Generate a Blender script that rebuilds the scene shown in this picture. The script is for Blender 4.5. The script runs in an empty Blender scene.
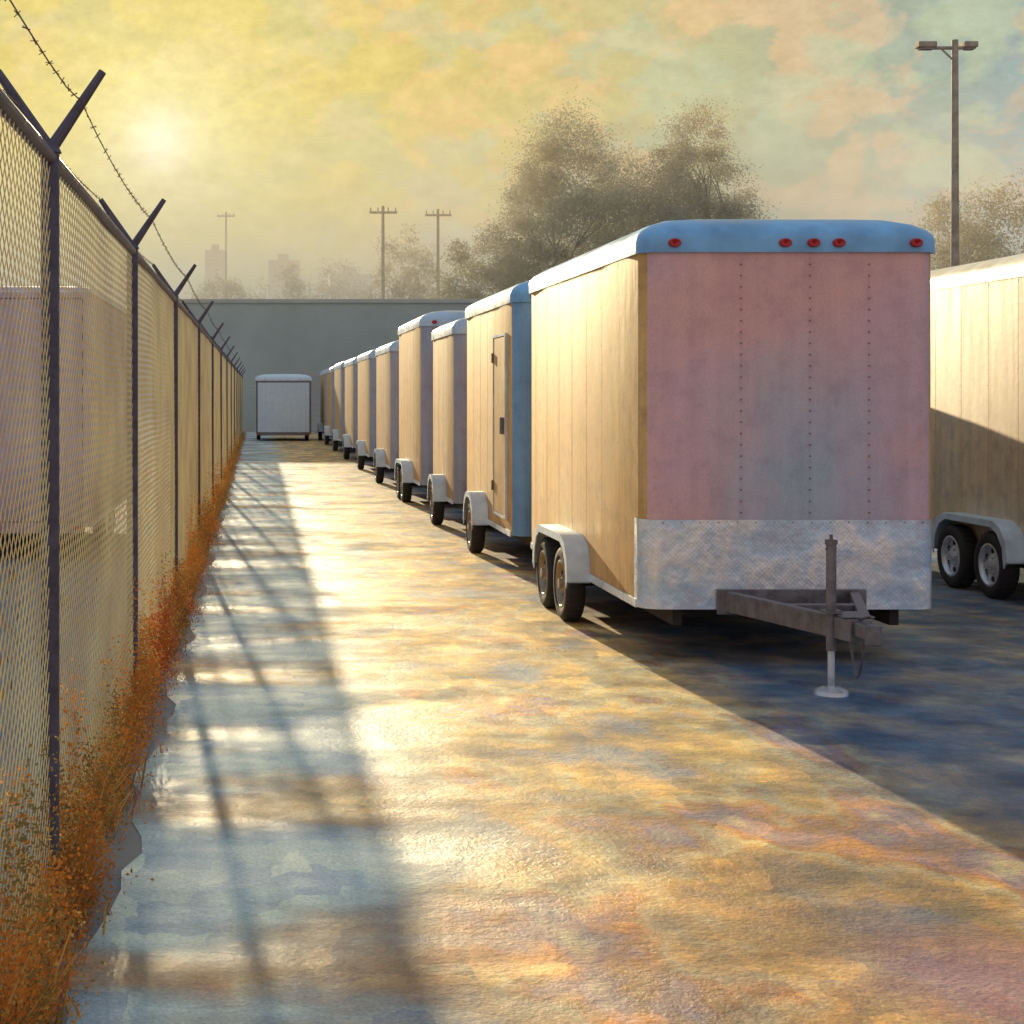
import bpy, math, random
import numpy as np
from mathutils import Vector, Matrix
random.seed(7); rng=np.random.default_rng(7)
sc=bpy.context.scene
H=2.03; F=1526.0
AZ=math.radians(5.0); EL=math.radians(10.5)
SUN=Vector((-math.sin(AZ)*math.cos(EL), math.cos(AZ)*math.cos(EL), math.sin(EL)))

# ---------------------------------------------------------------- helpers
class MB:
    def __init__(s): s.v=[];s.f=[];s.m=[]
    def add(s,vs,fs,mi=0):
        o=len(s.v); s.v+= [tuple(p) for p in vs]
        for f in fs: s.f.append(tuple(i+o for i in f)); s.m.append(mi)
    def box(s,x0,x1,y0,y1,z0,z1,mi=0):
        s.add([(x0,y0,z0),(x1,y0,z0),(x1,y1,z0),(x0,y1,z0),(x0,y0,z1),(x1,y0,z1),(x1,y1,z1),(x0,y1,z1)],
              [(0,3,2,1),(4,5,6,7),(0,1,5,4),(1,2,6,5),(2,3,7,6),(3,0,4,7)],mi)
    def tube(s,p0,p1,r0,r1=None,n=10,mi=0,caps=True):
        if r1 is None: r1=r0
        p0=Vector(p0);p1=Vector(p1); d=(p1-p0).normalized()
        a=d.orthogonal().normalized(); b=d.cross(a)
        vs=[]
        for p,r in((p0,r0),(p1,r1)):
            for i in range(n):
                t=2*math.pi*i/n; vs.append(p+a*math.cos(t)*r+b*math.sin(t)*r)
        fs=[(i,(i+1)%n,n+(i+1)%n,n+i) for i in range(n)]
        if caps: fs+= [tuple(range(n-1,-1,-1)),tuple(range(n,2*n))]
        s.add(vs,fs,mi)
    def beam(s,p0,p1,w,h,mi=0):
        p0=Vector(p0);p1=Vector(p1); d=(p1-p0).normalized(); u=Vector((0,0,1)); sd=d.cross(u).normalized(); u=sd.cross(d)
        vs=[]
        for p in(p0,p1):
            for a,b in((-1,-1),(1,-1),(1,1),(-1,1)): vs.append(p+sd*a*w/2+u*b*h/2)
        s.add(vs,[(0,1,2,3)[::-1],(4,5,6,7),(0,1,5,4),(1,2,6,5),(2,3,7,6),(3,0,4,7)],mi)
    def lathe(s,c,prof,n=28,mi=0,axis='x'):
        vs=[];k=len(prof)
        for i in range(n):
            t=2*math.pi*i/n
            for (x,r) in prof: vs.append((c[0]+x,c[1]+r*math.cos(t),c[2]+r*math.sin(t)))
        fs=[]
        for i in range(n):
            j=(i+1)%n
            for q in range(k-1): fs.append((i*k+q,j*k+q,j*k+q+1,i*k+q+1))
        s.add(vs,fs,mi)
    def obj(s,name,mats,parent=None,loc=(0,0,0),smooth=None,bevel=0):
        me=bpy.data.meshes.new(name); me.from_pydata(s.v,[],s.f); 
        for m in (mats if isinstance(mats,(list,tuple)) else [mats]): me.materials.append(m)
        me.polygons.foreach_set('material_index',s.m)
        if smooth:
            me.polygons.foreach_set('use_smooth',[True]*len(s.f)); me.set_sharp_from_angle(angle=math.radians(smooth))
        me.update()
        o=bpy.data.objects.new(name,me); sc.collection.objects.link(o); o.location=loc
        if parent: o.parent=parent
        if bevel:
            b=o.modifiers.new('bevel','BEVEL'); b.width=bevel; b.segments=2; b.limit_method='ANGLE'
        return o
def empty(name,loc,label,cat,group=None,rot=0):
    e=bpy.data.objects.new(name,None); sc.collection.objects.link(e); e.location=loc; e.rotation_euler=(0,0,rot)
    e.empty_display_size=.3; e['label']=label; e['category']=cat
    if group: e['group']=group
    return e
def tag(o,label,cat,group=None,kind=None):
    o['label']=label; o['category']=cat
    if group:o['group']=group
    if kind:o['kind']=kind

# ---------------------------------------------------------------- materials
def newmat(name):
    m=bpy.data.materials.new(name); m.use_nodes=True; nt=m.node_tree
    return m,nt,nt.nodes['Principled BSDF']
def N(nt,t,**k):
    n=nt.nodes.new(t)
    for a,b in k.items():
        if a in n.inputs.keys(): n.inputs[a].default_value=b
        else: setattr(n,a,b)
    return n
def noise(nt,scale,detail=4,rough=.55,vec=None,stretch=None,off=None):
    tc=N(nt,'ShaderNodeTexCoord'); n=N(nt,'ShaderNodeTexNoise'); n.inputs['Scale'].default_value=scale
    n.inputs['Detail'].default_value=detail; n.inputs['Roughness'].default_value=rough
    mp=N(nt,'ShaderNodeMapping'); 
    if stretch: mp.inputs['Scale'].default_value=stretch
    if off: mp.inputs['Location'].default_value=off
    nt.links.new(tc.outputs['Object'],mp.inputs[0]); nt.links.new(mp.outputs[0],n.inputs['Vector'])
    return n
def ramp(nt,src,stops,interp='LINEAR'):
    r=N(nt,'ShaderNodeValToRGB'); r.color_ramp.interpolation=interp
    e=r.color_ramp.elements
    while len(e)>1: e.remove(e[0])
    e[0].position=stops[0][0]; e[0].color=(*stops[0][1],1)
    for p,c in stops[1:]:
        x=e.new(p); x.color=(*c,1)
    nt.links.new(src,r.inputs[0]); return r
def mixc(nt,fac,a,b,mode='MIX'):
    m=N(nt,'ShaderNodeMix'); m.data_type='RGBA'; m.blend_type=mode
    for inp,v in((m.inputs[0],fac),(m.inputs[6],a),(m.inputs[7],b)):
        if hasattr(v,'is_linked') : nt.links.new(v,inp)
        elif isinstance(v,tuple): inp.default_value=(*v,1)
        else: inp.default_value=v
    return m.outputs[2]
def g(v): return (v,v,v)
def simple(name,col,rough=.5,metal=0,var=.25,scale=6,bump=0,stretch=None,spec=.5):
    m,nt,b=newmat(name)
    n=noise(nt,scale,5,.6,stretch=stretch)
    lo=tuple(c*(1-var) for c in col); hi=tuple(min(1,c*(1+var)) for c in col)
    r=ramp(nt,n.outputs['Fac'],[(.3,lo),(.7,hi)]); nt.links.new(r.outputs[0],b.inputs['Base Color'])
    b.inputs['Metallic'].default_value=metal; b.inputs['Specular IOR Level'].default_value=spec
    rr=ramp(nt,n.outputs['Fac'],[(.3,g(max(.05,rough-.1))),(.7,g(min(1,rough+.12)))]); nt.links.new(rr.outputs[0],b.inputs['Roughness'])
    if bump:
        n2=noise(nt,scale*4,4,.6,stretch=stretch); bp=N(nt,'ShaderNodeBump'); bp.inputs['Strength'].default_value=bump; bp.inputs['Distance'].default_value=.02
        nt.links.new(n2.outputs['Fac'],bp.inputs['Height']); nt.links.new(bp.outputs[0],b.inputs['Normal'])
    return m
def panel(name,cols,rough=.38,scale=.9,streak=.35,metal=0.0,grime=.8,dent=.5,blotch=1.0,patch=None):
    """weathered painted sheet metal: broad hue drift, vertical streaks, scuffs, grime toward the base"""
    m,nt,b=newmat(name)
    n=noise(nt,scale,3,.5); k=len(cols)
    r=ramp(nt,n.outputs['Fac'],[(.28+.44*i/(k-1),c) for i,c in enumerate(cols)]); c=r.outputs[0]
    tc=N(nt,'ShaderNodeTexCoord')
    if patch:
        (cx,cz,rad),pc=patch
        vs=N(nt,'ShaderNodeVectorMath',operation='SUBTRACT'); wn=noise(nt,1.6,4,.6); wv=N(nt,'ShaderNodeVectorMath',operation='MULTIPLY_ADD'); nt.links.new(wn.outputs['Color'],wv.inputs[0]); wv.inputs[1].default_value=(.9,0,.9); nt.links.new(tc.outputs['Object'],wv.inputs[2])
        nt.links.new(wv.outputs[0],vs.inputs[0]); vs.inputs[1].default_value=(cx+.45,0,cz+.45)
        ms=N(nt,'ShaderNodeVectorMath',operation='MULTIPLY'); nt.links.new(vs.outputs[0],ms.inputs[0]); ms.inputs[1].default_value=(1,0,.7)
        ln=N(nt,'ShaderNodeVectorMath',operation='LENGTH'); nt.links.new(ms.outputs[0],ln.inputs[0])
        pr=ramp(nt,ln.outputs['Value'],[(0,g(.9)),(rad,g(0))],'EASE'); c=mixc(nt,pr.outputs[0],c,pc)
    st=noise(nt,9,5,.65,stretch=(1,1,.06)); sr=ramp(nt,st.outputs['Fac'],[(.3,g(1-streak)),(.62,g(1.0))])
    c=mixc(nt,1.0,c,sr.outputs[0],'MULTIPLY')
    sm=noise(nt,4.5,5,.7); sm2=ramp(nt,sm.outputs['Fac'],[(.36,(.80,.76,.80)),(.5,g(1.0)),(.66,(1.12,1.08,1.0))]); c=mixc(nt,blotch,c,sm2.outputs[0],'MULTIPLY')
    fn=noise(nt,55,3,.7); fr=ramp(nt,fn.outputs['Fac'],[(.3,g(.82)),(.7,g(1.0))])
    c=mixc(nt,1.0,c,fr.outputs[0],'MULTIPLY')
    sp=N(nt,'ShaderNodeSeparateXYZ'); nt.links.new(tc.outputs['Object'],sp.inputs[0])
    mr=N(nt,'ShaderNodeMapRange'); mr.inputs['From Min'].default_value=.4; mr.inputs['From Max'].default_value=1.3
    nt.links.new(sp.outputs[2],mr.inputs[0]); dr=ramp(nt,mr.outputs[0],[(0,(.68,.58,.46)),(1,g(1.0))])
    c=mixc(nt,grime,c,dr.outputs[0],'MULTIPLY'); nt.links.new(c,b.inputs['Base Color'])
    rr=ramp(nt,st.outputs['Fac'],[(.3,g(rough+.2)),(.7,g(rough))]); nt.links.new(rr.outputs[0],b.inputs['Roughness'])
    b.inputs['Metallic'].default_value=metal
    n3=noise(nt,2.2,3,.5); bp=N(nt,'ShaderNodeBump'); bp.inputs['Strength'].default_value=dent; bp.inputs['Distance'].default_value=.02
    nt.links.new(n3.outputs['Fac'],bp.inputs['Height'])
    bp2=N(nt,'ShaderNodeBump'); bp2.inputs['Strength'].default_value=.2; bp2.inputs['Distance'].default_value=.005
    nt.links.new(st.outputs['Fac'],bp2.inputs['Height']); nt.links.new(bp.outputs[0],bp2.inputs['Normal']); nt.links.new(bp2.outputs[0],b.inputs['Normal'])
    return m
M_side=panel('cream_side',[(.78,.43,.13),(.86,.53,.19),(.88,.60,.28)],.44,streak=.28,dent=.25,grime=.5)  # sunlit yellow of the trailer sides put into their colour
M_side2=panel('tan_side',[(.66,.40,.17),(.78,.50,.22),(.80,.55,.28)],.44,streak=.28,dent=.25,grime=.5)
M_side3=panel('pale_side',[(.78,.58,.36),(.82,.64,.44),(.80,.68,.52)],.44,streak=.2,dent=.25,grime=.0)
M_front=panel('rose_front',[(.86,.46,.46),(.88,.52,.50),(.78,.52,.60),(.88,.48,.48)],.42,.5,.10,blotch=.6,grime=.2,patch=((.12,1.40,1.0),(.44,.58,.70)))  # pinkish shade of the front put into its colour
M_blue=panel('blue_front',[(.18,.42,.76),(.26,.52,.84),(.22,.44,.74)],.4,.8,.2,blotch=.6,grime=.2)
M_gm=panel('grey_blue_front',[(.38,.44,.58),(.44,.50,.66),(.50,.46,.54)],.45,.8,.2,blotch=.6,grime=.2)
M_white=panel('white_panel',[(.66,.84,.97),(.72,.87,.97),(.76,.88,.96)],.4,.8,.08,grime=.1,blotch=.3)
M_mauve=panel('mauve_panel',[(.62,.48,.66),(.66,.56,.76),(.68,.58,.70)],.5,.6,.2,blotch=.4)
M_roof=simple('roof_skin',(.20,.46,.78),.36,.0,.3,2.5,.1)
M_roofp=simple('pale_blue_roof',(.46,.60,.76),.36,.0,.2,2.5,.1)
M_roofc=simple('cream_roof',(.74,.70,.60),.4,.0,.15,2.5,.1)
M_rail=simple('roof_trim',(.66,.74,.82),.35,.1,.2,5)
M_steel=simple('frame_steel',(.19,.17,.18),.45,.4,.4,9,.2)
M_dark=simple('dark_underside',(.03,.028,.028),.8,0,.3,5)
M_tyre=simple('tyre_rubber',(.028,.026,.026),.75,0,.3,14,.3)
M_rim=simple('rim_metal',(.66,.70,.76),.32,.5,.2,12)
M_rimd=simple('dull_rim_metal',(.34,.27,.20),.4,.5,.3,12)
M_hole=simple('rim_hole',(.02,.02,.02),.8)
M_fender=simple('fender_metal',(.62,.76,.90),.38,.1,.15,6,.1)
M_red=simple('marker_lens',(.46,.02,.02),.25,0,.2,20)
M_rivet=simple('rivet',(.30,.17,.18),.5,.3,.3,30)
M_seam=simple('seam',(.66,.42,.20),.5,.1,.2,10)
# tread plate
M_plate,nt,b=newmat('tread_plate')
b.inputs['Metallic'].default_value=.45
n=noise(nt,1.5,4,.6); r=ramp(nt,n.outputs['Fac'],[(.32,(.60,.60,.70)),(.44,(.60,.76,.94)),(.54,(.95,.93,.92)),(.66,(.48,.66,.90))]); 
nf=noise(nt,30,3,.7); rf=ramp(nt,nf.outputs['Fac'],[(.3,g(.88)),(.65,g(1.06))]); nt.links.new(mixc(nt,1.0,r.outputs[0],rf.outputs[0],'MULTIPLY'),b.inputs['Base Color'])
rr=ramp(nt,n.outputs['Fac'],[(.3,g(.36)),(.7,g(.22))]); nt.links.new(rr.outputs[0],b.inputs['Roughness'])
tc=N(nt,'ShaderNodeTexCoord'); mp=N(nt,'ShaderNodeMapping'); mp.inputs['Rotation'].default_value=(0,math.radians(45),0); mp.inputs['Scale'].default_value=(40,40,40)
nt.links.new(tc.outputs['Object'],mp.inputs[0]); vo=N(nt,'ShaderNodeTexVoronoi'); vo.inputs['Scale'].default_value=1; vo.inputs['Randomness'].default_value=.25; nt.links.new(mp.outputs[0],vo.inputs['Vector'])
bp=N(nt,'ShaderNodeBump'); bp.inputs['Strength'].default_value=.3; bp.inputs['Distance'].default_value=.005; bp.invert=True
nt.links.new(vo.outputs['Distance'],bp.inputs['Height'])
n3=noise(nt,3,3,.5); bq=N(nt,'ShaderNodeBump'); bq.inputs['Strength'].default_value=.6; bq.inputs['Distance'].default_value=.04; nt.links.new(n3.outputs['Fac'],bq.inputs['Height']); nt.links.new(bp.outputs[0],bq.inputs['Normal']); nt.links.new(bq.outputs[0],b.inputs['Normal'])
M_post=simple('fence_post',(.10,.09,.13),.5,.4,.4,12,.3)
M_wire=simple('chain_wire',(.90,.62,.27),.5,.1,.3,1.5)
M_barb=simple('barbed_wire',(.16,.11,.08),.5,.5,.3,8)

# ---------------------------------------------------------------- trailer
def outline(w,L,r,e=0.0,seg=8):
    pts=[]; hw=w/2
    for cx,cy,rad,a0 in((hw-r,r,r,-90),(hw-.03,L-.03,.03,0),(-hw+.03,L-.03,.03,90),(-hw+r,r,r,180)):
        sg=seg if rad>.05 else 2
        for i in range(sg+1):
            a=math.radians(a0+90*i/sg); pts.append((cx+rad*math.cos(a),cy+rad*math.sin(a)))
    sx=(hw-e)/hw; sy=(L/2-e)/(L/2)
    return [(x*sx,(y-L/2)*sy+L/2) for x,y in pts]
def make_trailer(xc,y0,w,L,top,label,axles=2,ax=2.2,side=None,front=None,roof=None,tongue=True,door=None,rot=0,detail=True,group='enclosed cargo trailers parked in a row',rear=False,z0=.425,r=.15,rh=1.0,inner=False,guard=True,rim=None,cor=.13):
    side=side or M_side; front=front or M_front; roof=roof or M_roof; rim=rim or M_rim
    loc=(xc,y0,0)
    e=empty('cargo_trailer',loc,label,'trailer',group,rot)
    hw=w/2
    b=MB(); o=outline(w,L,r); n=len(o)
    vs=[(x,y,z0) for x,y in o]+[(x,y,top) for x,y in o]
    b.add(vs,[tuple(range(n-1,-1,-1)),tuple(range(n,2*n))],0)
    for i in range(n):
        j=(i+1)%n; ym=(o[i][1]+o[j][1])/2
        b.f.append((i,j,n+j,n+i)); b.m.append(1 if ym<cor else 0)
    if detail:
        k=int(L/.61)
        for q in range(1,k+1):
            y=.15+q*.61
            if y>L-.1: break
            for s in(-1,1):
                x=s*hw
                b.box(min(x,x+s*.0015),max(x,x+s*.0015),y-.005,y+.005,z0+.06,top-.03,3)
                for z in np.arange(z0+.1,top-.05,.16):
                    b.box(min(x,x+s*.003),max(x,x+s*.003),y+.02,y+.027,z,z+.007,3)
        for x in(-.37,.15,.595):
            if abs(x)<hw-.2:
                b.box(x-.006,x+.006,-.002,.001,z0+.68,top-.02,1)
                for z in np.arange(z0+.72,top-.04,.085):
                    b.tube((x,0.0,z),(x,-.008,z),.008,.006,6,2)
    b.obj('body',[side,front,M_rivet,M_seam],e,smooth=35)
    f=MB(); rings=[(-.025,-.015),(-.025,.08),(-.014,.12),(.02,.16),(.10,.21),(.24,.255),(.45,.285),(.8,.30)]
    vs=[];
    for en,h in rings:
        vs+=[(x,y,top+h*rh) for x,y in outline(w,L,r,en)]
    f.add(vs,[],0)
    for q in range(len(rings)-1):
        for i in range(n):
            j=(i+1)%n; f.f.append((q*n+i,q*n+j,(q+1)*n+j,(q+1)*n+i)); 
            ym=o[i][1]; f.m.append(1 if (q<1 and ym>.2) else 0)
    f.f.append(tuple((len(rings)-1)*n+i for i in range(n))); f.m.append(0)
    f.f.append(tuple(range(n-1,-1,-1))); f.m.append(0)
    f.obj('roof',[roof,M_rail],e,smooth=40)
    for sg in(-1,1):
        s=MB(); x=sg*hw; s.box(min(x,x+sg*.014),max(x,x+sg*.014),.17,L-.04,z0-.02,z0+.045)
        s.obj('side_rail',M_rail,e,bevel=.004)
    if not rear and guard:
        p=MB(); og=outline(w+.016,L+.016,r+.008)
        seq=[i for i in range(n) if og[(i)][1]<.19]
        left=[i for i in seq if og[i][0]<0]; right=[i for i in seq if og[i][0]>=0]
        path=[og[i] for i in left]+[og[i] for i in right]
        path=[(path[0][0],.24)]+path+[(path[-1][0],.24)]
        path=[(x,y-.008) for x,y in path]; m=len(path)
        vs=[(x,y,z0-.01) for x,y in path]+[(x,y,z0+.665) for x,y in path]
        p.add(vs,[(i,i+1,m+i+1,m+i) for i in range(m-1)],0)
        if detail:
            for x in np.arange(-hw+.15,hw-.1,.14): p.box(x-.004,x+.004,-.014,-.007,z0+.64,z0+.648,1)
        go=p.obj('stone_guard',[M_plate,M_rivet],e,smooth=40)
    if rear:
        p=MB(); p.box(-hw+.09,hw-.09,L-.004,L+.03,z0+.06,top-.08,0)
        p.obj('rear_door',[front],e,bevel=.01)
        p=MB()
        for x in(-hw+.045,hw-.045): p.box(x-.035,x+.035,L-.004,L+.045,z0,top,0)
        p.box(-hw+.08,hw-.08,L-.004,L+.045,top-.07,top,0); p.box(-hw+.08,hw-.08,L-.004,L+.045,z0-.08,z0+.05,0)
        p.obj('door_frame',[M_steel if w>2.42 else side],e,bevel=.008)
        for x in(-hw+.12,hw-.12):
            p=MB(); p.box(x-.06,x+.06,L+.045,L+.065,z0-.04,z0+.01); p.obj('tail_light',M_red,e)
    u=MB(); u.box(-hw+.25,-hw+.32,.1,L-.1,.28,z0); u.box(hw-.32,hw-.25,.1,L-.1,.28,z0); 
    for y in np.arange(.3,L,.8): u.box(-hw+.32,hw-.32,y,y+.06,z0-.07,z0-.001)
    u.obj('underframe',M_dark,e)
    ys=[ax-.42,ax+.42] if axles==2 else [ax]
    for y in ys:
        u=MB(); u.tube((-hw+.02,y,.35),(hw-.02,y,.35),.04,n=8); u.obj('axle',M_dark,e)
        for sg in(-1,1):
            cx=sg*(hw+.10 if not inner else hw-.13)
            we=bpy.data.objects.new('wheel',None); sc.collection.objects.link(we); we.parent=e; we.location=(cx,y,.335); we.scale=(.84,.965,.965); we.empty_display_size=.2
            t=MB(); t.lathe((0,0,0),[(-.06,.205),(-.092,.225),(-.105,.27),(-.10,.315),(-.075,.342),(0,.347),(.075,.342),(.10,.315),(.105,.27),(.092,.225),(.06,.205),(-.06,.205)],32 if detail else 18)
            if detail:
                for a in range(32):
                    t0=2*math.pi*a/32; c,s_=math.cos(t0),math.sin(t0)
                    t.tube((-.07,c*.346,s_*.346),(.07,c*.346,s_*.346),.006,n=4)
            t.obj('tyre',M_tyre,we,smooth=50)
            d=MB(); q=sg
            d.lathe((0,0,0),[(q*.095,.225),(q*.10,.205),(q*.075,.19),(q*.03,.18),(q*.045,.12),(q*.07,.075),(q*.085,.05),(q*.115,.045),(q*.118,.0)],28)
            if detail:
                for a in range(6):
                    t0=2*math.pi*(a+.5)/6; c,s_=math.cos(t0),math.sin(t0)
                    d.tube((q*.028,c*.145,s_*.145),(q*.048,c*.145,s_*.145),.03,n=10,mi=1)
                    t1=2*math.pi*a/6; d.tube((q*.06,math.cos(t1)*.085,math.sin(t1)*.085),(q*.085,math.cos(t1)*.085,math.sin(t1)*.085),.011,n=6)
            d.obj('rim',[rim,M_hole],we,smooth=40)
    hl=.42 if axles==2 else 0
    prof=[(-hl-.42,.40),(-hl-.385,.60),(-hl-.27,.73),(-hl-.12,.785),(hl+.12,.785),(hl+.27,.73),(hl+.385,.60),(hl+.42,.40)]
    for sg in(-1,1):
        if inner: break
        fb=MB(); xi=sg*hw; xo=sg*(hw+.205)
        k=len(prof); lip=[(y*(1-.08),z-.065) for y,z in prof]
        vs=[]
        for (y,z),(y3,z3) in zip(prof,lip):
            vs+=[(xi,ax+y,z),(xo,ax+y,z),(xo,ax+y3,z3),(xo-sg*.012,ax+y3,z3),(xo-sg*.012,ax+y*.985,z-.012),(xi,ax+y*.985,z-.012)]
        fs=[]
        for i in range(k-1):
            for c in range(6): fs.append((i*6+c,i*6+(c+1)%6,(i+1)*6+(c+1)%6,(i+1)*6+c))
        fb.add(vs,fs,0); fb.obj('fender',M_fender,e,smooth=50)
    if not rear and detail:
        for x in(-.87,-.045,.166,.354,.93):
            x=x*w/2.2
            l=MB(); yy=-.028
            l.lathe((0,0,0),[(-.0,.001),(.018,.02),(.022,.035),(.012,.045),(-.01,.047)],16)
            lo=l.obj('marker_light',M_red,e,smooth=60); lo.rotation_euler=(0,0,math.radians(-90)); lo.location=(x,yy-.002,top+.055); lo.scale=(1,1.05,.75)
    if tongue:
        t=MB(); zt=.48
        t.beam((-.50,.05,zt),(-.04,-1.35,zt-.02),.07,.15); t.beam((.50,.05,zt),(.04,-1.35,zt-.02),.07,.15)
        t.beam((-.30,-.62,zt+.0),(.30,-.62,zt+.0),.07,.12)
        t.box(-.56,.56,-.045,-.017,zt-.10,zt+.09)
        t.box(-.11,.11,-1.32,-1.05,zt+.058,zt+.07)
        t.obj('tongue',M_steel,e,bevel=.006)
        c=MB(); c.box(-.05,.05,-1.55,-1.30,zt-.05,zt+.04); c.tube((0,-1.57,zt-.08),(0,-1.57,zt+.05),.06,.045,12); c.beam((0,-1.36,zt+.06),(0,-1.5,zt+.10),.03,.015)
        c.obj('coupler',M_steel,e,bevel=.006)
        j=MB(); jx=-.13; jy=-1.17
        j.tube((jx,jy,.30),(jx,jy,1.02),.034,n=14); j.tube((jx,jy,.05),(jx,jy,.32),.024,n=12,mi=1); j.tube((jx,jy,1.02),(jx,jy,1.05),.042,n=14)
        j.tube((jx,jy,.03),(jx,jy,.055),.11,.06,n=16,mi=1); j.tube((jx,jy,.0),(jx,jy,.03),.115,.11,n=16,mi=1)
        j.tube((jx,jy,.98),(jx-.03,jy,1.0),.018,n=8); j.tube((jx,jy,1.05),(jx,jy,1.085),.012,n=8)
        j.box(jx-.06,jx+.06,jy-.05,jy+.05,.555,.575)
        j.obj('jack',[M_steel,M_rim],e,smooth=40)
        ch=MB(); pts=[Vector((.05,-1.3+.02*i,.42-.30*math.sin(math.pi*i/14))) for i in range(15)]
        for a,bb in zip(pts[:-1],pts[1:]): ch.tube(a,bb,.009,n=6)
        ch.obj('safety_chain',M_steel,e)
    if door:
        ya,yb,za,zb=door
        p=MB(); x=-hw
        p.box(x-.022,x+.002,ya,yb,za,zb,0); dd=p.obj('door',[side],e,bevel=.008)
        p=MB(); tk=.035
        for a,bb,c,d in((ya-tk,ya-.004,za-tk,zb+tk),(yb+.004,yb+tk,za-tk,zb+tk),(ya-.003,yb+.003,zb+.004,zb+tk),(ya-.003,yb+.003,za-tk,za-.004)): p.box(x-.028,x+.002,a,bb,c,d)
        p.obj('door_frame',M_rail,e)
        p=MB(); p.box(x-.07,x-.023,ya+.06,ya+.10,(za+zb)/2-.10,(za+zb)/2+.10); p.obj('handle',M_steel,dd,bevel=.005)
        for z in(za+.25,zb-.3):
            p=MB(); p.tube((x-.035,yb+.001,z),(x-.035,yb+.001,z+.12),.014,n=8); p.obj('hinge',M_steel,dd)
    return e

XL=2.90
def row(y0,y1,top,label,**k):
    w=k.pop('w',2.22); k.setdefault('rim',M_rimd); make_trailer(XL+w/2,y0,w,y1-y0,top,label,**k)
row(11.5,16.2,3.12,'large cream enclosed trailer with rose front and tread plate guard',axles=2,ax=2.65,cor=.05)
row(17.3,21.2,3.10,'cream enclosed trailer with blue front and narrow side door',axles=1,ax=2.35,front=M_blue,door=(.5,1.35,.62,2.72),guard=False)
row(22.5,25.3,2.95,'low tan enclosed trailer behind one with side door',axles=1,ax=1.4,side=M_side2,front=M_gm,guard=False,roof=M_roofp)
row(27.1,31.4,3.27,'taller cream enclosed trailer with grey blue front',axles=2,ax=2.2,front=M_gm,guard=False,roof=M_roofp)
row(33.3,37.4,3.00,'tan enclosed trailer parked mid row on wet asphalt',axles=1,ax=1.9,side=M_side2,front=M_gm,guard=False,roof=M_roofp)
row(39.6,44.4,3.00,'cream enclosed trailer parked mid row on wet asphalt',axles=1,ax=2.0,front=M_gm,detail=False,guard=False,roof=M_roofp)
row(46.3,51.0,2.98,'cream enclosed trailer toward the end of the row',axles=1,ax=2.0,front=M_gm,detail=False,guard=False,roof=M_roofp)
row(53.0,58.0,3.00,'tan enclosed trailer toward the end of the row',axles=1,ax=2.3,side=M_side2,front=M_gm,detail=False,guard=False,roof=M_roofp)
row(60.0,64.8,2.95,'cream enclosed trailer toward the end of the row',axles=1,ax=2.1,front=M_gm,detail=False,guard=False,roof=M_roofp)
row(66.6,71.0,2.95,'last cream enclosed trailer of the row near warehouse',axles=1,ax=2.1,front=M_gm,detail=False,guard=False,roof=M_roofp)
make_trailer(1.12,67+4.6,2.45,4.6,2.66,'white enclosed trailer with closed rear door across the lane end',axles=1,ax=2.3,side=M_white,front=M_white,roof=M_white,rot=math.pi,rear=True,detail=False,tongue=True,group=None,inner=True,z0=.34)
make_trailer(7.47+1.1,12.4,2.2,6.2,3.20,'cream enclosed trailer with twin silver wheels and white fender',axles=2,ax=3.25,side=M_side3,front=M_blue,roof=M_roofc)
make_trailer(6.32,19.6,1.8,3.6,2.25,'unseen small low white trailer behind the large cream one',axles=1,ax=1.8,side=M_white,front=M_white,group=None,detail=False)  # unseen; placed so its shadow crosses the right trailer's side
make_trailer(-3.25,24.6,2.4,6.0,3.28,'mauve grey enclosed trailer standing beyond the chain link fence',axles=2,ax=3,side=M_mauve,front=M_mauve,roof=M_mauve,group=None,rot=math.pi,rear=True,r=.06,rh=.35,inner=True)

# ---------------------------------------------------------------- fence
FX=-.79
fe=empty('chain_link_fence',(FX,3,0),'tall dark chain link fence with barbed wire arms beside weeds','fence')
FT=2.93
V=[];Fc=[]; y1=77.0; st=.080; segs=8; rw=.0022
tri=[(math.cos(t)*rw,math.sin(t)*rw) for t in (math.pi/2,math.pi*7/6,math.pi*11/6)]
for k in range(int((y1+2.9)/st)):
    s=-2.9+k*st
    for sg in(1,-1):
        for q in range(segs):
            u0,u1=q/segs,(q+1)/segs
            ya,yb=s+2.88*u0,s+2.88*u1
            if ya<0 or yb>y1: continue
            za,zb=(.04+(FT-.06)*u0,.04+(FT-.06)*u1)
            if sg<0: za,zb=FT+.02-za,FT+.02-zb
            o=len(V); c=.7071
            def wob(y,z): return .003*sg+.004*math.sin(y*1.1+z*1.7)+.003*math.sin(y*2.9+z)
            for (yy_,zz_) in((ya,za),(yb,zb)):
                for (p,q2) in tri: V.append((wob(yy_,zz_)+p,yy_-q2*c,zz_+q2*c*sg))
            for i in range(3): Fc.append((o+i,o+(i+1)%3,o+3+(i+1)%3,o+3+i))
w=MB(); w.v=V; w.f=Fc; w.m=[0]*len(Fc); w.obj('wire_mesh',M_wire,fe)
py=[0.02]+[5.8-3,9.6-3,14.4-3]+[20.0-3+6.0*i for i in range(10)]
for y in py:
    p=MB(); p.tube((0,y,0),(0,y,FT+.02),.036,n=14); p.tube((0,y,FT+.02),(0,y,FT+.05),.045,.03,n=14)
    po=p.obj('post',M_post,fe,smooth=40)
    for sg in(-1,1):
        a=MB(); a.tube((0,y,FT+.03),(sg*.2,y,FT+.33),.026,.016,n=8); a.obj('barb_arm',M_post,po,smooth=40)
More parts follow.
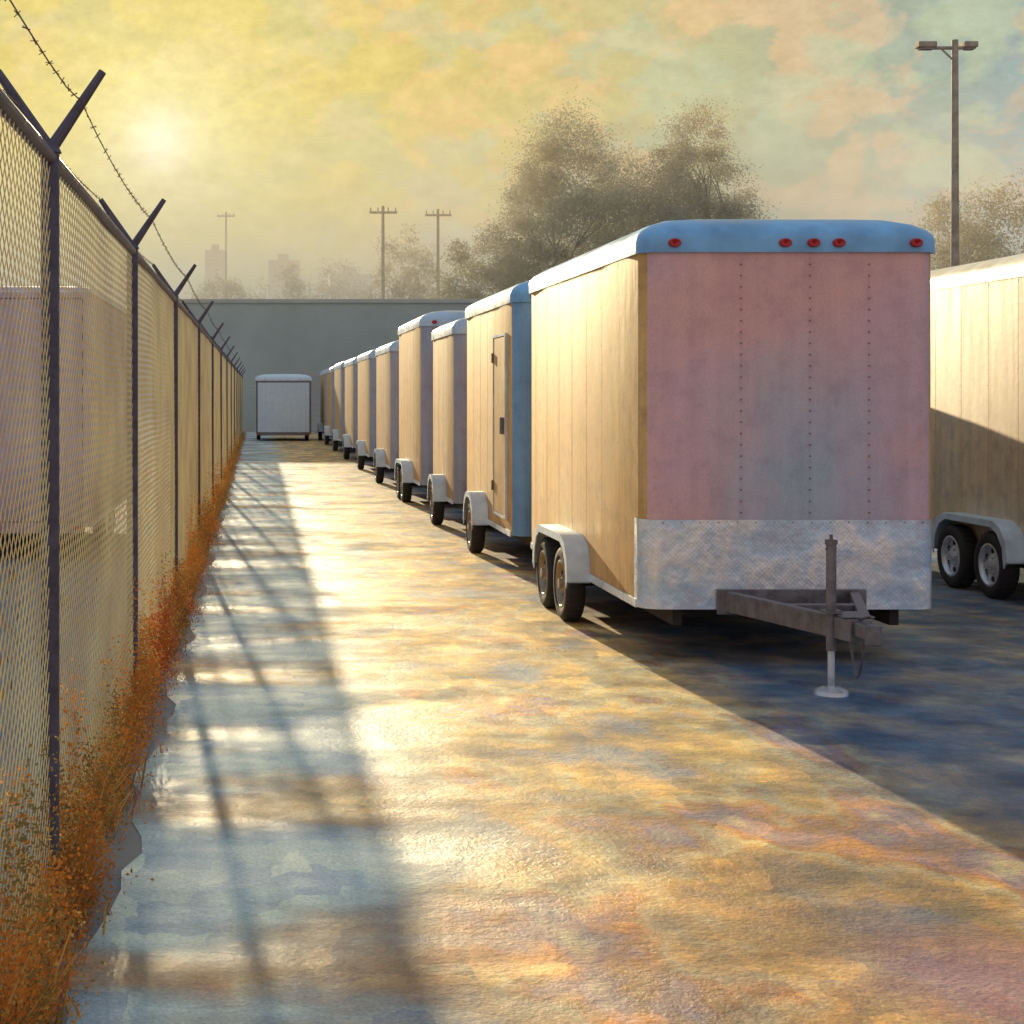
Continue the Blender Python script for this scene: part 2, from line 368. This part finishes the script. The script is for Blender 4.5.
t=MB(); t.tube((.0,0,FT),(.0,77,FT),.028,n=10); t.obj('top_rail',M_post,fe,smooth=40)
t=MB(); t.tube((.0,0,.06),(.0,77,.06),.006,n=6); t.obj('tension_wire',M_post,fe)
for sx,sz in((-.2,.33),(-.11,.2),(.12,.21)):
    b=MB()
    for a,c in zip(py[:-1],py[1:]):
        seg=6
        pts=[]
        for i in range(seg+1):
            u=i/seg; pts.append(Vector((sx,a+(c-a)*u,FT+sz-.05*4*u*(1-u)+random.uniform(-.006,.006))))
        for p,q in zip(pts[:-1],pts[1:]): b.tube(p,q,.0026,n=4,caps=False)
        if a<30:
            m=int((c-a)/.16)
            for i in range(m):
                u=(i+.5)/m; P=Vector((sx,a+(c-a)*u,FT+sz-.2*u*(1-u)))
                for _ in range(2):
                    d=Vector((random.uniform(-1,1),random.uniform(-.3,.3),random.uniform(-1,1))).normalized()*.013
                    b.tube(P-d,P+d,.0018,n=3,caps=False)
    b.obj('barbed_wire',M_barb,fe)

# ---------------------------------------------------------------- ground
G,nt,b=newmat('dirt_ground')
n1=noise(nt,.5,6,.6); r=ramp(nt,n1.outputs['Fac'],[(.3,(.16,.20,.26)),(.5,(.26,.28,.30)),(.7,(.36,.30,.20))]); nt.links.new(r.outputs[0],b.inputs['Base Color']); b.inputs['Roughness'].default_value=.85
n2=noise(nt,12,5,.7); bp=N(nt,'ShaderNodeBump'); bp.inputs['Strength'].default_value=.5; bp.inputs['Distance'].default_value=.05; nt.links.new(n2.outputs['Fac'],bp.inputs['Height']); nt.links.new(bp.outputs[0],b.inputs['Normal'])
gm=MB(); gm.add([(-1500,-60,0),(1500,-60,0),(1500,2500,0),(-1500,2500,0)],[(0,1,2,3)]); go=gm.obj('ground',G); tag(go,'bare dirt and dry grass ground around the yard','ground',kind='structure')
A,nt,b=newmat('wet_asphalt')
tc=N(nt,'ShaderNodeTexCoord'); sp=N(nt,'ShaderNodeSeparateXYZ'); nt.links.new(tc.outputs['Object'],sp.inputs[0])
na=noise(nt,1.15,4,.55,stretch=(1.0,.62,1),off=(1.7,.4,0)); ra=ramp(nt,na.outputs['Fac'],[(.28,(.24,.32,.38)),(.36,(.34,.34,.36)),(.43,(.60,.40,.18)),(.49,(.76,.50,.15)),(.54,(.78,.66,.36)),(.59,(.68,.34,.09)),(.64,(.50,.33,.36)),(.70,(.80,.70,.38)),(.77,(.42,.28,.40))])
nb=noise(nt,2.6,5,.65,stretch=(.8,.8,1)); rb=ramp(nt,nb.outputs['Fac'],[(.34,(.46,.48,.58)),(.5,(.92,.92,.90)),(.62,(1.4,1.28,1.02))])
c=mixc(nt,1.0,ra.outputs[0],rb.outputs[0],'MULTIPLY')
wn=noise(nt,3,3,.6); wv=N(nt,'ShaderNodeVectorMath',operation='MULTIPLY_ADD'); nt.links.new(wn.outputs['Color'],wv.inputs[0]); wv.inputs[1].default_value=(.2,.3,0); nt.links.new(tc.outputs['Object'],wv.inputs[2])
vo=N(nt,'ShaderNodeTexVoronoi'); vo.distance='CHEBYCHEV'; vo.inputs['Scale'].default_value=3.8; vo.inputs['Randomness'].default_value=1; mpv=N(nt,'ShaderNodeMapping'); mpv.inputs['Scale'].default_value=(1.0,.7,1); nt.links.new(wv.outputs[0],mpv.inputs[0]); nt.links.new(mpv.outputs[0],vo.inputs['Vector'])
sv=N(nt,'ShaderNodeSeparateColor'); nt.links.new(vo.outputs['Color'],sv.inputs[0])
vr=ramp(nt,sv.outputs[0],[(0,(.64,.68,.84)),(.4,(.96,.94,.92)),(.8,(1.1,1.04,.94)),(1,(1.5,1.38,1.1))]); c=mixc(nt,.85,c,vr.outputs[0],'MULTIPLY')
# asphalt mottled darker toward the near end of the yard
yn=N(nt,'ShaderNodeMapRange'); yn.inputs['From Min'].default_value=9.5; yn.inputs['From Max'].default_value=6.0; nt.links.new(sp.outputs[1],yn.inputs[0])
no=noise(nt,1.7,4,.6,off=(7,1,0)); nr=ramp(nt,no.outputs['Fac'],[(.36,(.40,.40,.50)),(.46,(.62,.50,.50)),(.56,(.74,.62,.52)),(.64,(1.0,.92,.80))])
c=mixc(nt,yn.outputs[0],c,mixc(nt,1.0,c,nr.outputs[0],'MULTIPLY'))
# soft violet patch
pxn=N(nt,'ShaderNodeVectorMath',operation='DISTANCE'); nt.links.new(wv.outputs[0],pxn.inputs[0]); pxn.inputs[1].default_value=(2.6,5.4,.0)
pr=ramp(nt,pxn.outputs['Value'],[(.0,g(.6)),(.75,g(0))],'EASE'); c=mixc(nt,pr.outputs[0],c,(.36,.16,.28))
# damp bands painted with the fence shadow's blue and reflected sky
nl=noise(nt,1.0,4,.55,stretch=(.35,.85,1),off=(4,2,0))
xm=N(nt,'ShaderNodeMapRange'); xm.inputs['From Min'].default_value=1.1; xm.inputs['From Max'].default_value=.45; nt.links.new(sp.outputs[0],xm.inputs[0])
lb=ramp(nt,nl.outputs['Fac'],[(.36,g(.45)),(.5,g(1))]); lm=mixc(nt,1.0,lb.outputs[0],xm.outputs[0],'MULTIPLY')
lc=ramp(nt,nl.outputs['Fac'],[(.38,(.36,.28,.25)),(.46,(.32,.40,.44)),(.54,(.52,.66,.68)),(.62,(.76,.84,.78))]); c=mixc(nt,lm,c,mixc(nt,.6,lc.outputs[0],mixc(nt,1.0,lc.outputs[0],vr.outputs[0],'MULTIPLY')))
# trailers' cast shadow painted dark blue into the asphalt, under and ahead
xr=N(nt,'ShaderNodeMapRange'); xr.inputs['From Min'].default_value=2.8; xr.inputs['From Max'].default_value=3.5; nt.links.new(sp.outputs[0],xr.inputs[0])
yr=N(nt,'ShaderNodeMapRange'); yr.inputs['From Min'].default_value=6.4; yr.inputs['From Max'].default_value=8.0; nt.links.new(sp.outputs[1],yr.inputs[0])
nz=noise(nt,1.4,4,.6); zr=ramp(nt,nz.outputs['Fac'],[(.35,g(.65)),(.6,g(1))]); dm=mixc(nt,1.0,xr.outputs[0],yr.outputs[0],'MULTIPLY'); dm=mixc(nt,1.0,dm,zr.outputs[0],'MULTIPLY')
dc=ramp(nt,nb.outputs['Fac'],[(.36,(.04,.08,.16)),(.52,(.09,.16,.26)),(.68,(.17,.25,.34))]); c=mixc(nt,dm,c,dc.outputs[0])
nc=noise(nt,60,3,.8); rc=ramp(nt,nc.outputs['Fac'],[(.3,g(.66)),(.7,g(1.25))]); c=mixc(nt,.85,c,rc.outputs[0],'MULTIPLY')
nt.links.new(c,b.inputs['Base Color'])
nw=noise(nt,.95,4,.6,stretch=(.6,.9,1)); rw_=ramp(nt,nw.outputs['Fac'],[(.40,g(.80)),(.52,g(.60)),(.62,g(.40))]); nt.links.new(rw_.outputs[0],b.inputs['Roughness'])
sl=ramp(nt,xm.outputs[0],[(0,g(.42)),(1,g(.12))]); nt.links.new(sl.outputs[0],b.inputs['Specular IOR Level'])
nd=noise(nt,34,5,.75); bp=N(nt,'ShaderNodeBump'); bp.inputs['Distance'].default_value=.014; bp.inputs['Strength'].default_value=.45; nt.links.new(nd.outputs['Fac'],bp.inputs['Height'])
bp2=N(nt,'ShaderNodeBump'); bp2.inputs['Distance'].default_value=.05; bp2.inputs['Strength'].default_value=.35; nt.links.new(nb.outputs['Fac'],bp2.inputs['Height']); nt.links.new(bp.outputs[0],bp2.inputs['Normal']); nt.links.new(bp2.outputs[0],b.inputs['Normal'])
pm=MB(); ysn=[-20+.25*i for i in range(416)]
vs=[]
for y in ysn: vs+=[(-.60+.05*math.sin(y*2.1)+random.uniform(-.04,.04),y,.004),(60,y,.004)]
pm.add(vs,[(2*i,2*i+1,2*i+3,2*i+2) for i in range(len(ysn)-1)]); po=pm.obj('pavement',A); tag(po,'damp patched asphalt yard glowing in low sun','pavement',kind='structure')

# ---------------------------------------------------------------- weeds
def blades_obj(name,P,Hh,wd,lean,mats,midx):
    n=len(P); a=rng.uniform(0,2*np.pi,n); dx=np.cos(a)*wd; dy=np.sin(a)*wd
    la=rng.uniform(0,2*np.pi,n); lx=np.cos(la)*lean*Hh; ly=np.sin(la)*lean*Hh
    V=np.zeros((n,5,3))
    V[:,0]=P+np.c_[dx,dy,np.zeros(n)]; V[:,1]=P-np.c_[dx,dy,np.zeros(n)]
    mid=P+np.c_[lx*.35,ly*.35,Hh*.55]; V[:,2]=mid-np.c_[dx,dy,np.zeros(n)]*.8; V[:,3]=mid+np.c_[dx,dy,np.zeros(n)]*.8
    V[:,4]=P+np.c_[lx,ly,Hh]
    vs=V.reshape(-1,3).tolist(); fs=[];mi=[]
    for i in range(n):
        o=i*5; fs.append((o,o+1,o+2,o+3)); fs.append((o+3,o+2,o+4)); mi+=[int(midx[i])]*2
    m=MB(); m.v=vs;m.f=fs;m.m=mi; return m.obj(name,mats)
def leafmat(name,col,tr=.5,var=.35):
    m,nt,b=newmat(name); n=noise(nt,1.3,3,.6); 
    r=ramp(nt,n.outputs['Fac'],[(.3,tuple(x*(1-var) for x in col)),(.7,tuple(min(1,x*(1+var)) for x in col))]); nt.links.new(r.outputs[0],b.inputs['Base Color']); b.inputs['Roughness'].default_value=.8; b.inputs['Specular IOR Level'].default_value=.1
    t=N(nt,'ShaderNodeBsdfTranslucent'); nt.links.new(r.outputs[0],t.inputs[0]); mx=N(nt,'ShaderNodeMixShader'); mx.inputs[0].default_value=tr
    nt.links.new(b.outputs[0],mx.inputs[1]); nt.links.new(t.outputs[0],mx.inputs[2]); nt.links.new(mx.outputs[0],nt.nodes['Material Output'].inputs[0]); return m
W1=leafmat('rust_weed',(.74,.26,.05),.6); W2=leafmat('straw_weed',(.72,.44,.13),.6); W3=leafmat('olive_weed',(.30,.21,.07),.45); W4=leafmat('red_weed',(.66,.10,.05),.65)
n=9000
yy=3+74*rng.random(n)**1.8
cl=np.sin(yy*1.7)+np.sin(yy*4.3+1)*.9+np.sin(yy*.9+2)
keep=(cl+rng.normal(0,.7,n))>-.6; yy=yy[keep]; cl=cl[keep]; n=len(yy)
xx=FX+.02+rng.normal(0,.07,n)
hh=np.clip(.08+.05*cl+rng.exponential(.07,n),.04,.45)*np.exp(-((xx-FX)/.24)**2)+.02
P=np.c_[xx,yy,np.zeros(n)]
patch=np.sin(yy*2.3)+rng.normal(0,.8,n)
midx=np.where(patch>.3,0,np.where(patch>-.6,1,np.where(patch>-1.6,2,0))); midx=np.where(rng.random(n)<.04,3,midx)
wo=blades_obj('weeds',P,hh,.003+.004*rng.random(n),.6,[W1,W2,W3,W4],midx); tag(wo,'dry rust and straw coloured weeds along fence base','weeds',kind='stuff')
tm=MB()
for k in range(430):
    y=3.3+50*random.random()**1.7; x=FX+random.gauss(.03,.055); hgt=random.uniform(.15,.6)*(1.5 if random.random()<.25 else .8); col=random.choice([0,0,0,0,1,2,2])
    if 10<y<14 and random.random()<.35: col=3
    nL=300 if y<20 else 130
    for i in range(nL):
        z=hgt*random.random()**1.1; rr_=.14*(1-.6*z/hgt); qx=x+random.gauss(0,rr_*.5); qy=y+random.gauss(0,rr_*1.6); s=random.uniform(.005,.012)*(1 if y<20 else 1.6); 
        a=Vector((random.gauss(0,1),random.gauss(0,1),random.gauss(0,1))).normalized(); bb=a.orthogonal().normalized(); P0=Vector((qx,qy,z+.02))
        tm.add([P0+a*s,P0+bb*s*.6,P0-a*s,P0-bb*s*.6],[(0,1,2,3)],col if random.random()<.75 else random.randrange(3))
to=tm.obj('weed_tufts',[W1,W2,W3,W4]); tag(to,'low bushy orange and straw weed tufts along fence','weeds',kind='stuff')
n=14000
yy=4+60*rng.random(n)**1.5; xx=-1.7-9*rng.random(n)**.9; P=np.c_[xx,yy,np.zeros(n)]
hh=.04+rng.exponential(.05,n)
wo=blades_obj('dry_grass',P,hh,.007+.004*rng.random(n),.5,[W2,W3,W1],rng.choice(3,n,p=[.5,.35,.15])); tag(wo,'sparse dry straw grass beyond the chain link fence','grass',kind='stuff')

# ---------------------------------------------------------------- trees
T_bark=simple('bark',(.28,.25,.20),.9,0,.3,6,.4)
L1=leafmat('foliage_olive',(.48,.44,.30),.18,.06); L2=leafmat('foliage_brown',(.52,.45,.32),.18,.06); L3=leafmat('foliage_dark',(.43,.42,.32),.18,.06)  # distance haze is put into these pale leaf colours
P1=leafmat('foliage_pale',(.54,.48,.32),.25,.08); P2=leafmat('foliage_straw',(.58,.49,.32),.25,.08)  # paler still, with more haze in the leaf colour
def tree(x,y,h,cw,base,label,nl=11000,leaf=.16,seed=0,mats=None):
    mats=mats or [L1,L2,L3]
    R=random.Random(seed); r2=np.random.default_rng(seed)
    e=empty('tree',(x,y,0),label,'tree','hazy trees behind the yard')
    t=MB()
    cz=(h+base)/2; hz=(h-base)/2
    def inside(q): return (q.x/(cw*.42))**2+(q.y/(cw*.42))**2+((q.z-cz)/(hz*.85))**2<1
    def limb(p,d,L,r,lv):
        q=p+d*L
        if lv>0 and not inside(q): return
        t.tube(p,q,r,r*.62,n=7,caps=False)
        if lv<4:
            for _ in range(3 if lv<3 else 2):
                nd=(d+Vector((R.uniform(-1,1),R.uniform(-1,1),R.uniform(-.15,.7)))*.75).normalized()
                limb(q,nd,L*R.uniform(.6,.82),r*.6,lv+1)
    limb(Vector((0,0,0)),Vector((R.uniform(-.05,.05),0,1)),max(h*.28,base+.6),h*.014,0)
    t.obj('trunk',T_bark,e,smooth=60)
    C=[]
    while len(C)<120:
        v=np.array([R.uniform(-1,1) for _ in range(3)]); d=np.linalg.norm(v)
        if d>1 or d<.2: continue
        taper=1-.22*max(0,v[2])
        C.append((v[0]*cw/2*taper,v[1]*cw/2*taper,cz+v[2]*hz, R.uniform(.5,1.0)*cw*.15))
    per=nl//len(C); pts=[];mi=[]
    for c in C:
        s=r2.normal(0,.5,(per,3))*c[3]*np.array([1.25,1.25,.9]); pts.append(s+np.array(c[:3])); 
        k=R.randrange(len(mats)); mi+=list(np.where(r2.random(per)<.7,k,r2.integers(0,len(mats),per)))
    m=per*4; v=r2.normal(0,1,(m,3)); v/=np.linalg.norm(v,axis=1)[:,None]; v*=r2.random((m,1))**.33*.95; pts.append(np.c_[v[:,0]*cw/2,v[:,1]*cw/2,cz+v[:,2]*hz]); mi+=list(r2.integers(0,len(mats),m))
    P=np.concatenate(pts); n=len(P)
    a=r2.normal(0,1,(n,3)); a/=np.linalg.norm(a,axis=1)[:,None]; b=np.cross(a,r2.normal(0,1,(n,3))); b/=np.linalg.norm(b,axis=1)[:,None]
    s=leaf*(.5+.9*r2.random((n,1)))
    V=np.stack([P+a*s,P+b*s*.55,P-a*s,P-b*s*.55],1).reshape(-1,3)
    mm=MB(); mm.v=V.tolist(); mm.f=[(4*i,4*i+1,4*i+2,4*i+3) for i in range(n)]; mm.m=[int(q) for q in mi]
    mm.obj('crown',mats,e)
def px(x,d): return (x-258)*d/F
def pz(y,d): return H+(395-y)*d/F
tree(px(572,96),96,pz(114,96),9.2,3,'tall broad hazy olive tree behind the trailer row',84000,.066,1)
tree(px(692,98),98,pz(112,98),7.9,3,'tall hazy brown tree beside a broader one',74000,.066,2)
tree(px(632,103),103,pz(140,103),9.6,2,'hazy tree filling gap between two taller trees',60000,.075,3)
tree(px(530,101),101,pz(170,101),6,2,'smaller hazy tree at edge of tree clump',34000,.075,4)
tree(px(478,105),105,pz(228,105),6.4,1.5,'low hazy tree behind warehouse roof',22000,.085,5,[L1,P1,L2])
tree(px(732,105),105,pz(172,105),5.6,1.5,'low hazy tree behind large cream trailer',26000,.08,6)
tree(px(1010,98),98,pz(170,98),8.4,2,'hazy brown tree behind yard light pole',36000,.08,7,[L1,P2,P1])
tree(px(950,103),103,pz(200,103),7.6,2,'hazy low tree behind yard light pole',26000,.085,8,[L1,P2,P1])
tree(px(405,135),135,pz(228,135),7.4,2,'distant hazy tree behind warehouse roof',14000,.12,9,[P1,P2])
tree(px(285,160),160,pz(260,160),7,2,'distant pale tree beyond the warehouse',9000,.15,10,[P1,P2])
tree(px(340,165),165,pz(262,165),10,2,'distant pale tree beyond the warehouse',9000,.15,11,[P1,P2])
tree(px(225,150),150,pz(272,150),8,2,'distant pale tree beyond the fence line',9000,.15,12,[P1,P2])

# ---------------------------------------------------------------- warehouse
Mw=simple('cladding',(.42,.50,.46),.8,0,.12,.4)  # misty lightened tone, haze put into the cladding colour
Mc=simple('coping',(.44,.47,.43),.7,0,.1,1)
e=empty('warehouse',(13,85,0),'long low grey green metal warehouse across the yard end','building')
X0,X1=-17.5,25; Wz=7.15
b=MB(); b.box(X0,X1,0,16,0,Wz,0)
for x in np.arange(X0+.3,X1,1.2): b.box(x-.05,x+.05,-.010,0,0,Wz-.05,0)
b.obj('wall',Mw,e)
b=MB(); b.box(X0-.1,X1+.1,-.14,16.1,Wz,Wz+.22,0); b.obj('roof',Mc,e,bevel=.02)
for x in(-9,-3,3):
    b=MB(); b.box(x-1.5,x+1.5,-.09,-.052,0,3.4,0)
    for z in np.arange(.3,3.3,.3): b.box(x-1.45,x+1.45,-.11,-.09,z,z+.05,0)
    b.obj('roller_door',Mc,e)
Md=simple('distant_wall',(.80,.64,.36),.8,var=.05)  # pale gold haze put into the wall and window colours
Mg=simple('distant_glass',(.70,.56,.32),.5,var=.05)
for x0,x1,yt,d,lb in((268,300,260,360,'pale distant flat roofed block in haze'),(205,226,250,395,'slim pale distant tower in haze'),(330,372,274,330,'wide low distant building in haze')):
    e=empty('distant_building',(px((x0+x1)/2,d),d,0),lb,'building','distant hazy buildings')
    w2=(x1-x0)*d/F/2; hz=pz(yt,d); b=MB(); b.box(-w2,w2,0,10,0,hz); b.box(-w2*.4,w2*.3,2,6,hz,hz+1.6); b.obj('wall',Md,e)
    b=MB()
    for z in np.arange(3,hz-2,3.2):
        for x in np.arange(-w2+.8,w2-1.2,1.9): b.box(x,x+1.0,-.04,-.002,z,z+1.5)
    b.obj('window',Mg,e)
# ---------------------------------------------------------------- poles
Mp=simple('pole_wood',(.42,.35,.26),.8,0,.3,5,.3)
for xp,yt,d,lb in((383,206,104,'wooden utility pole with crossarm behind warehouse'),(438,209,110,'wooden utility pole with crossarm behind warehouse'),(226,212,165,'distant wooden utility pole in haze')):
    e=empty('utility_pole',(px(xp,d),d,0),lb,'utility pole','utility poles'); hz=pz(yt,d)
    b=MB(); b.tube((0,0,0),(0,0,hz),.15,.10,n=10); b.obj('shaft',Mp,e,smooth=40)
    b=MB(); b.box(-.95,.95,-.16,-.06,hz-.53,hz-.38)
    for x in(-.85,-.35,.35,.85): b.tube((x,-.12,hz-.35),(x,-.12,hz-.12),.05,.035,n=8)
    b.obj('crossarm',Mp,e)
d=42; e=empty('yard_light_pole',(px(955,d),d,0),'tall weathered yard light pole with two lamp heads','street lamp'); hz=pz(40,d)
b=MB(); b.tube((0,0,0),(0,0,hz),.13,.085,n=14); b.obj('shaft',Mp,e,smooth=40)
b=MB(); b.tube((-.95,0,hz-.22),(.5,0,hz-.22),.05,n=10); b.tube((-.4,0,hz-.22),(0,0,hz-.6),.025,n=6); b.obj('arm',Mp,e,smooth=40)
for x0,x1 in((-1.05,-.55),(.2,.58)):
    b=MB(); b.box(x0,x1,-.16,.16,hz-.22,hz-.06); b.box(x0+.05,x1-.05,-.12,.12,hz-.27,hz-.22); b.obj('lamp_head',Mp,e,bevel=.03)
# ---------------------------------------------------------------- haze beyond the warehouse
m=bpy.data.materials.new('haze'); m.use_nodes=True; nt=m.node_tree; nt.nodes.clear()
o=nt.nodes.new('ShaderNodeOutputMaterial'); v=nt.nodes.new('ShaderNodeVolumeScatter'); v.inputs['Color'].default_value=(1,.88,.62,1); v.inputs['Density'].default_value=.015; v.inputs['Anisotropy'].default_value=-.1
nt.links.new(v.outputs[0],o.inputs['Volume'])
b=MB(); b.box(-140,260,78,420,-.5,18.5); ho=b.obj('haze',m); tag(ho,'warm morning haze beyond the warehouse','haze',kind='structure')

# ---------------------------------------------------------------- world
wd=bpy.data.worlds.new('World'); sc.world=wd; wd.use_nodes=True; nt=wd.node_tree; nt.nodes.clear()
out=nt.nodes.new('ShaderNodeOutputWorld')
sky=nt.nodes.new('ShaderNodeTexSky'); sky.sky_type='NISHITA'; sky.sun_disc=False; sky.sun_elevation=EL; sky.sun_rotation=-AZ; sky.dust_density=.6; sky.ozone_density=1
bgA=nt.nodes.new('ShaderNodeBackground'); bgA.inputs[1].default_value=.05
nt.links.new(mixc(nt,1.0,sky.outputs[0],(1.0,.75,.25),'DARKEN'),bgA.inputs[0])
tc=nt.nodes.new('ShaderNodeTexCoord')
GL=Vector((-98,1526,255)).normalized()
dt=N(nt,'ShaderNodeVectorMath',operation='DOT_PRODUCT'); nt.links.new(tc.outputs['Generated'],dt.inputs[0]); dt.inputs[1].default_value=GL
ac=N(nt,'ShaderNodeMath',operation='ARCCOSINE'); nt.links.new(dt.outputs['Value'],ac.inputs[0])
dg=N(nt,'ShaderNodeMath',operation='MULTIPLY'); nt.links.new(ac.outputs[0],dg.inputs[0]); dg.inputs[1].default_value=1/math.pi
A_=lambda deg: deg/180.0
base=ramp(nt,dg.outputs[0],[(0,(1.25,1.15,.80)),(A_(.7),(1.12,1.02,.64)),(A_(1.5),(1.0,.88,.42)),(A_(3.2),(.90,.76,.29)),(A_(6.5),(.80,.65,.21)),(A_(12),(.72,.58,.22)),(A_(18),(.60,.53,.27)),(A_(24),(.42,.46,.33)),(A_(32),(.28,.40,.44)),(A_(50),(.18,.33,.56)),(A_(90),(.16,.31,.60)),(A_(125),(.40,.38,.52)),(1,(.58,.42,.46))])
mp=N(nt,'ShaderNodeMapping'); mp.inputs['Scale'].default_value=(1,1,1.5); nt.links.new(tc.outputs['Generated'],mp.inputs[0])
cn=N(nt,'ShaderNodeTexNoise'); cn.inputs['Scale'].default_value=16; cn.inputs['Detail'].default_value=7; cn.inputs['Roughness'].default_value=.55; cn.inputs['Distortion'].default_value=.8; nt.links.new(mp.outputs[0],cn.inputs['Vector'])
cf=ramp(nt,cn.outputs['Fac'],[(.48,g(0)),(.57,g(1))])
cc=ramp(nt,dg.outputs[0],[(0,(1.25,1.15,.8)),(A_(1.5),(1.0,.88,.44)),(A_(4),(.90,.74,.32)),(A_(10),(.86,.60,.24)),(A_(18),(.82,.55,.28)),(A_(28),(.68,.50,.34)),(A_(45),(.44,.38,.40)),(1,(.48,.40,.46))])
mul=N(nt,'ShaderNodeMath',operation='MULTIPLY'); mul.inputs[1].default_value=.72; nt.links.new(cf.outputs[0],mul.inputs[0])
col=mixc(nt,mul.outputs[0],base.outputs[0],cc.outputs[0])
tn=N(nt,'ShaderNodeTexNoise'); tn.inputs['Scale'].default_value=22; tn.inputs['Detail'].default_value=5; mp2=N(nt,'ShaderNodeMapping'); mp2.inputs['Location'].default_value=(3,5,1); mp2.inputs['Scale'].default_value=(1,1,1.5); nt.links.new(tc.outputs['Generated'],mp2.inputs[0]); nt.links.new(mp2.outputs[0],tn.inputs['Vector'])
tf=ramp(nt,tn.outputs['Fac'],[(.50,g(0)),(.59,g(.65))])
tz=ramp(nt,dg.outputs[0],[(A_(1.5),g(0)),(A_(6),g(.4)),(A_(15),g(.9)),(A_(40),g(1))]); tfm=mixc(nt,1.0,tf.outputs[0],tz.outputs[0],'MULTIPLY')
col=mixc(nt,tfm,col,(.54,.60,.40))
cn2=N(nt,'ShaderNodeTexNoise'); cn2.inputs['Scale'].default_value=60; cn2.inputs['Detail'].default_value=6; cn2.inputs['Roughness'].default_value=.7; nt.links.new(mp.outputs[0],cn2.inputs['Vector'])
c2=ramp(nt,cn2.outputs['Fac'],[(.3,g(.86)),(.7,g(1.10))]); col=mixc(nt,1.0,col,c2.outputs[0],'MULTIPLY')
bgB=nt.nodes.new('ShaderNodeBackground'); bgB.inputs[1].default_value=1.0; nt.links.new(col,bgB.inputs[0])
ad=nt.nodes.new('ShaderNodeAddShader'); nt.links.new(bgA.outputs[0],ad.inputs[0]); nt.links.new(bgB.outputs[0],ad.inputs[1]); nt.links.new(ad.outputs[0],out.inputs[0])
# sun
L=bpy.data.lights.new('sun','SUN'); L.energy=11; L.angle=math.radians(.6); L.color=(1,.77,.42)
lo=bpy.data.objects.new('sun',L); sc.collection.objects.link(lo); lo.rotation_euler=SUN.to_track_quat('Z','Y').to_euler(); lo.location=(-10,100,40)
# camera
cd=bpy.data.cameras.new('camera'); co=bpy.data.objects.new('camera',cd); sc.collection.objects.link(co); sc.camera=co
co.location=(0,0,H); co.rotation_euler=(math.radians(90),0,0); cd.sensor_width=36; cd.lens=36*F/1024; cd.shift_x=254/1024; cd.shift_y=-117/1024; cd.clip_end=5000; cd.clip_start=.1
sc.view_settings.view_transform='Standard'; sc.view_settings.look='None'; sc.view_settings.exposure=0
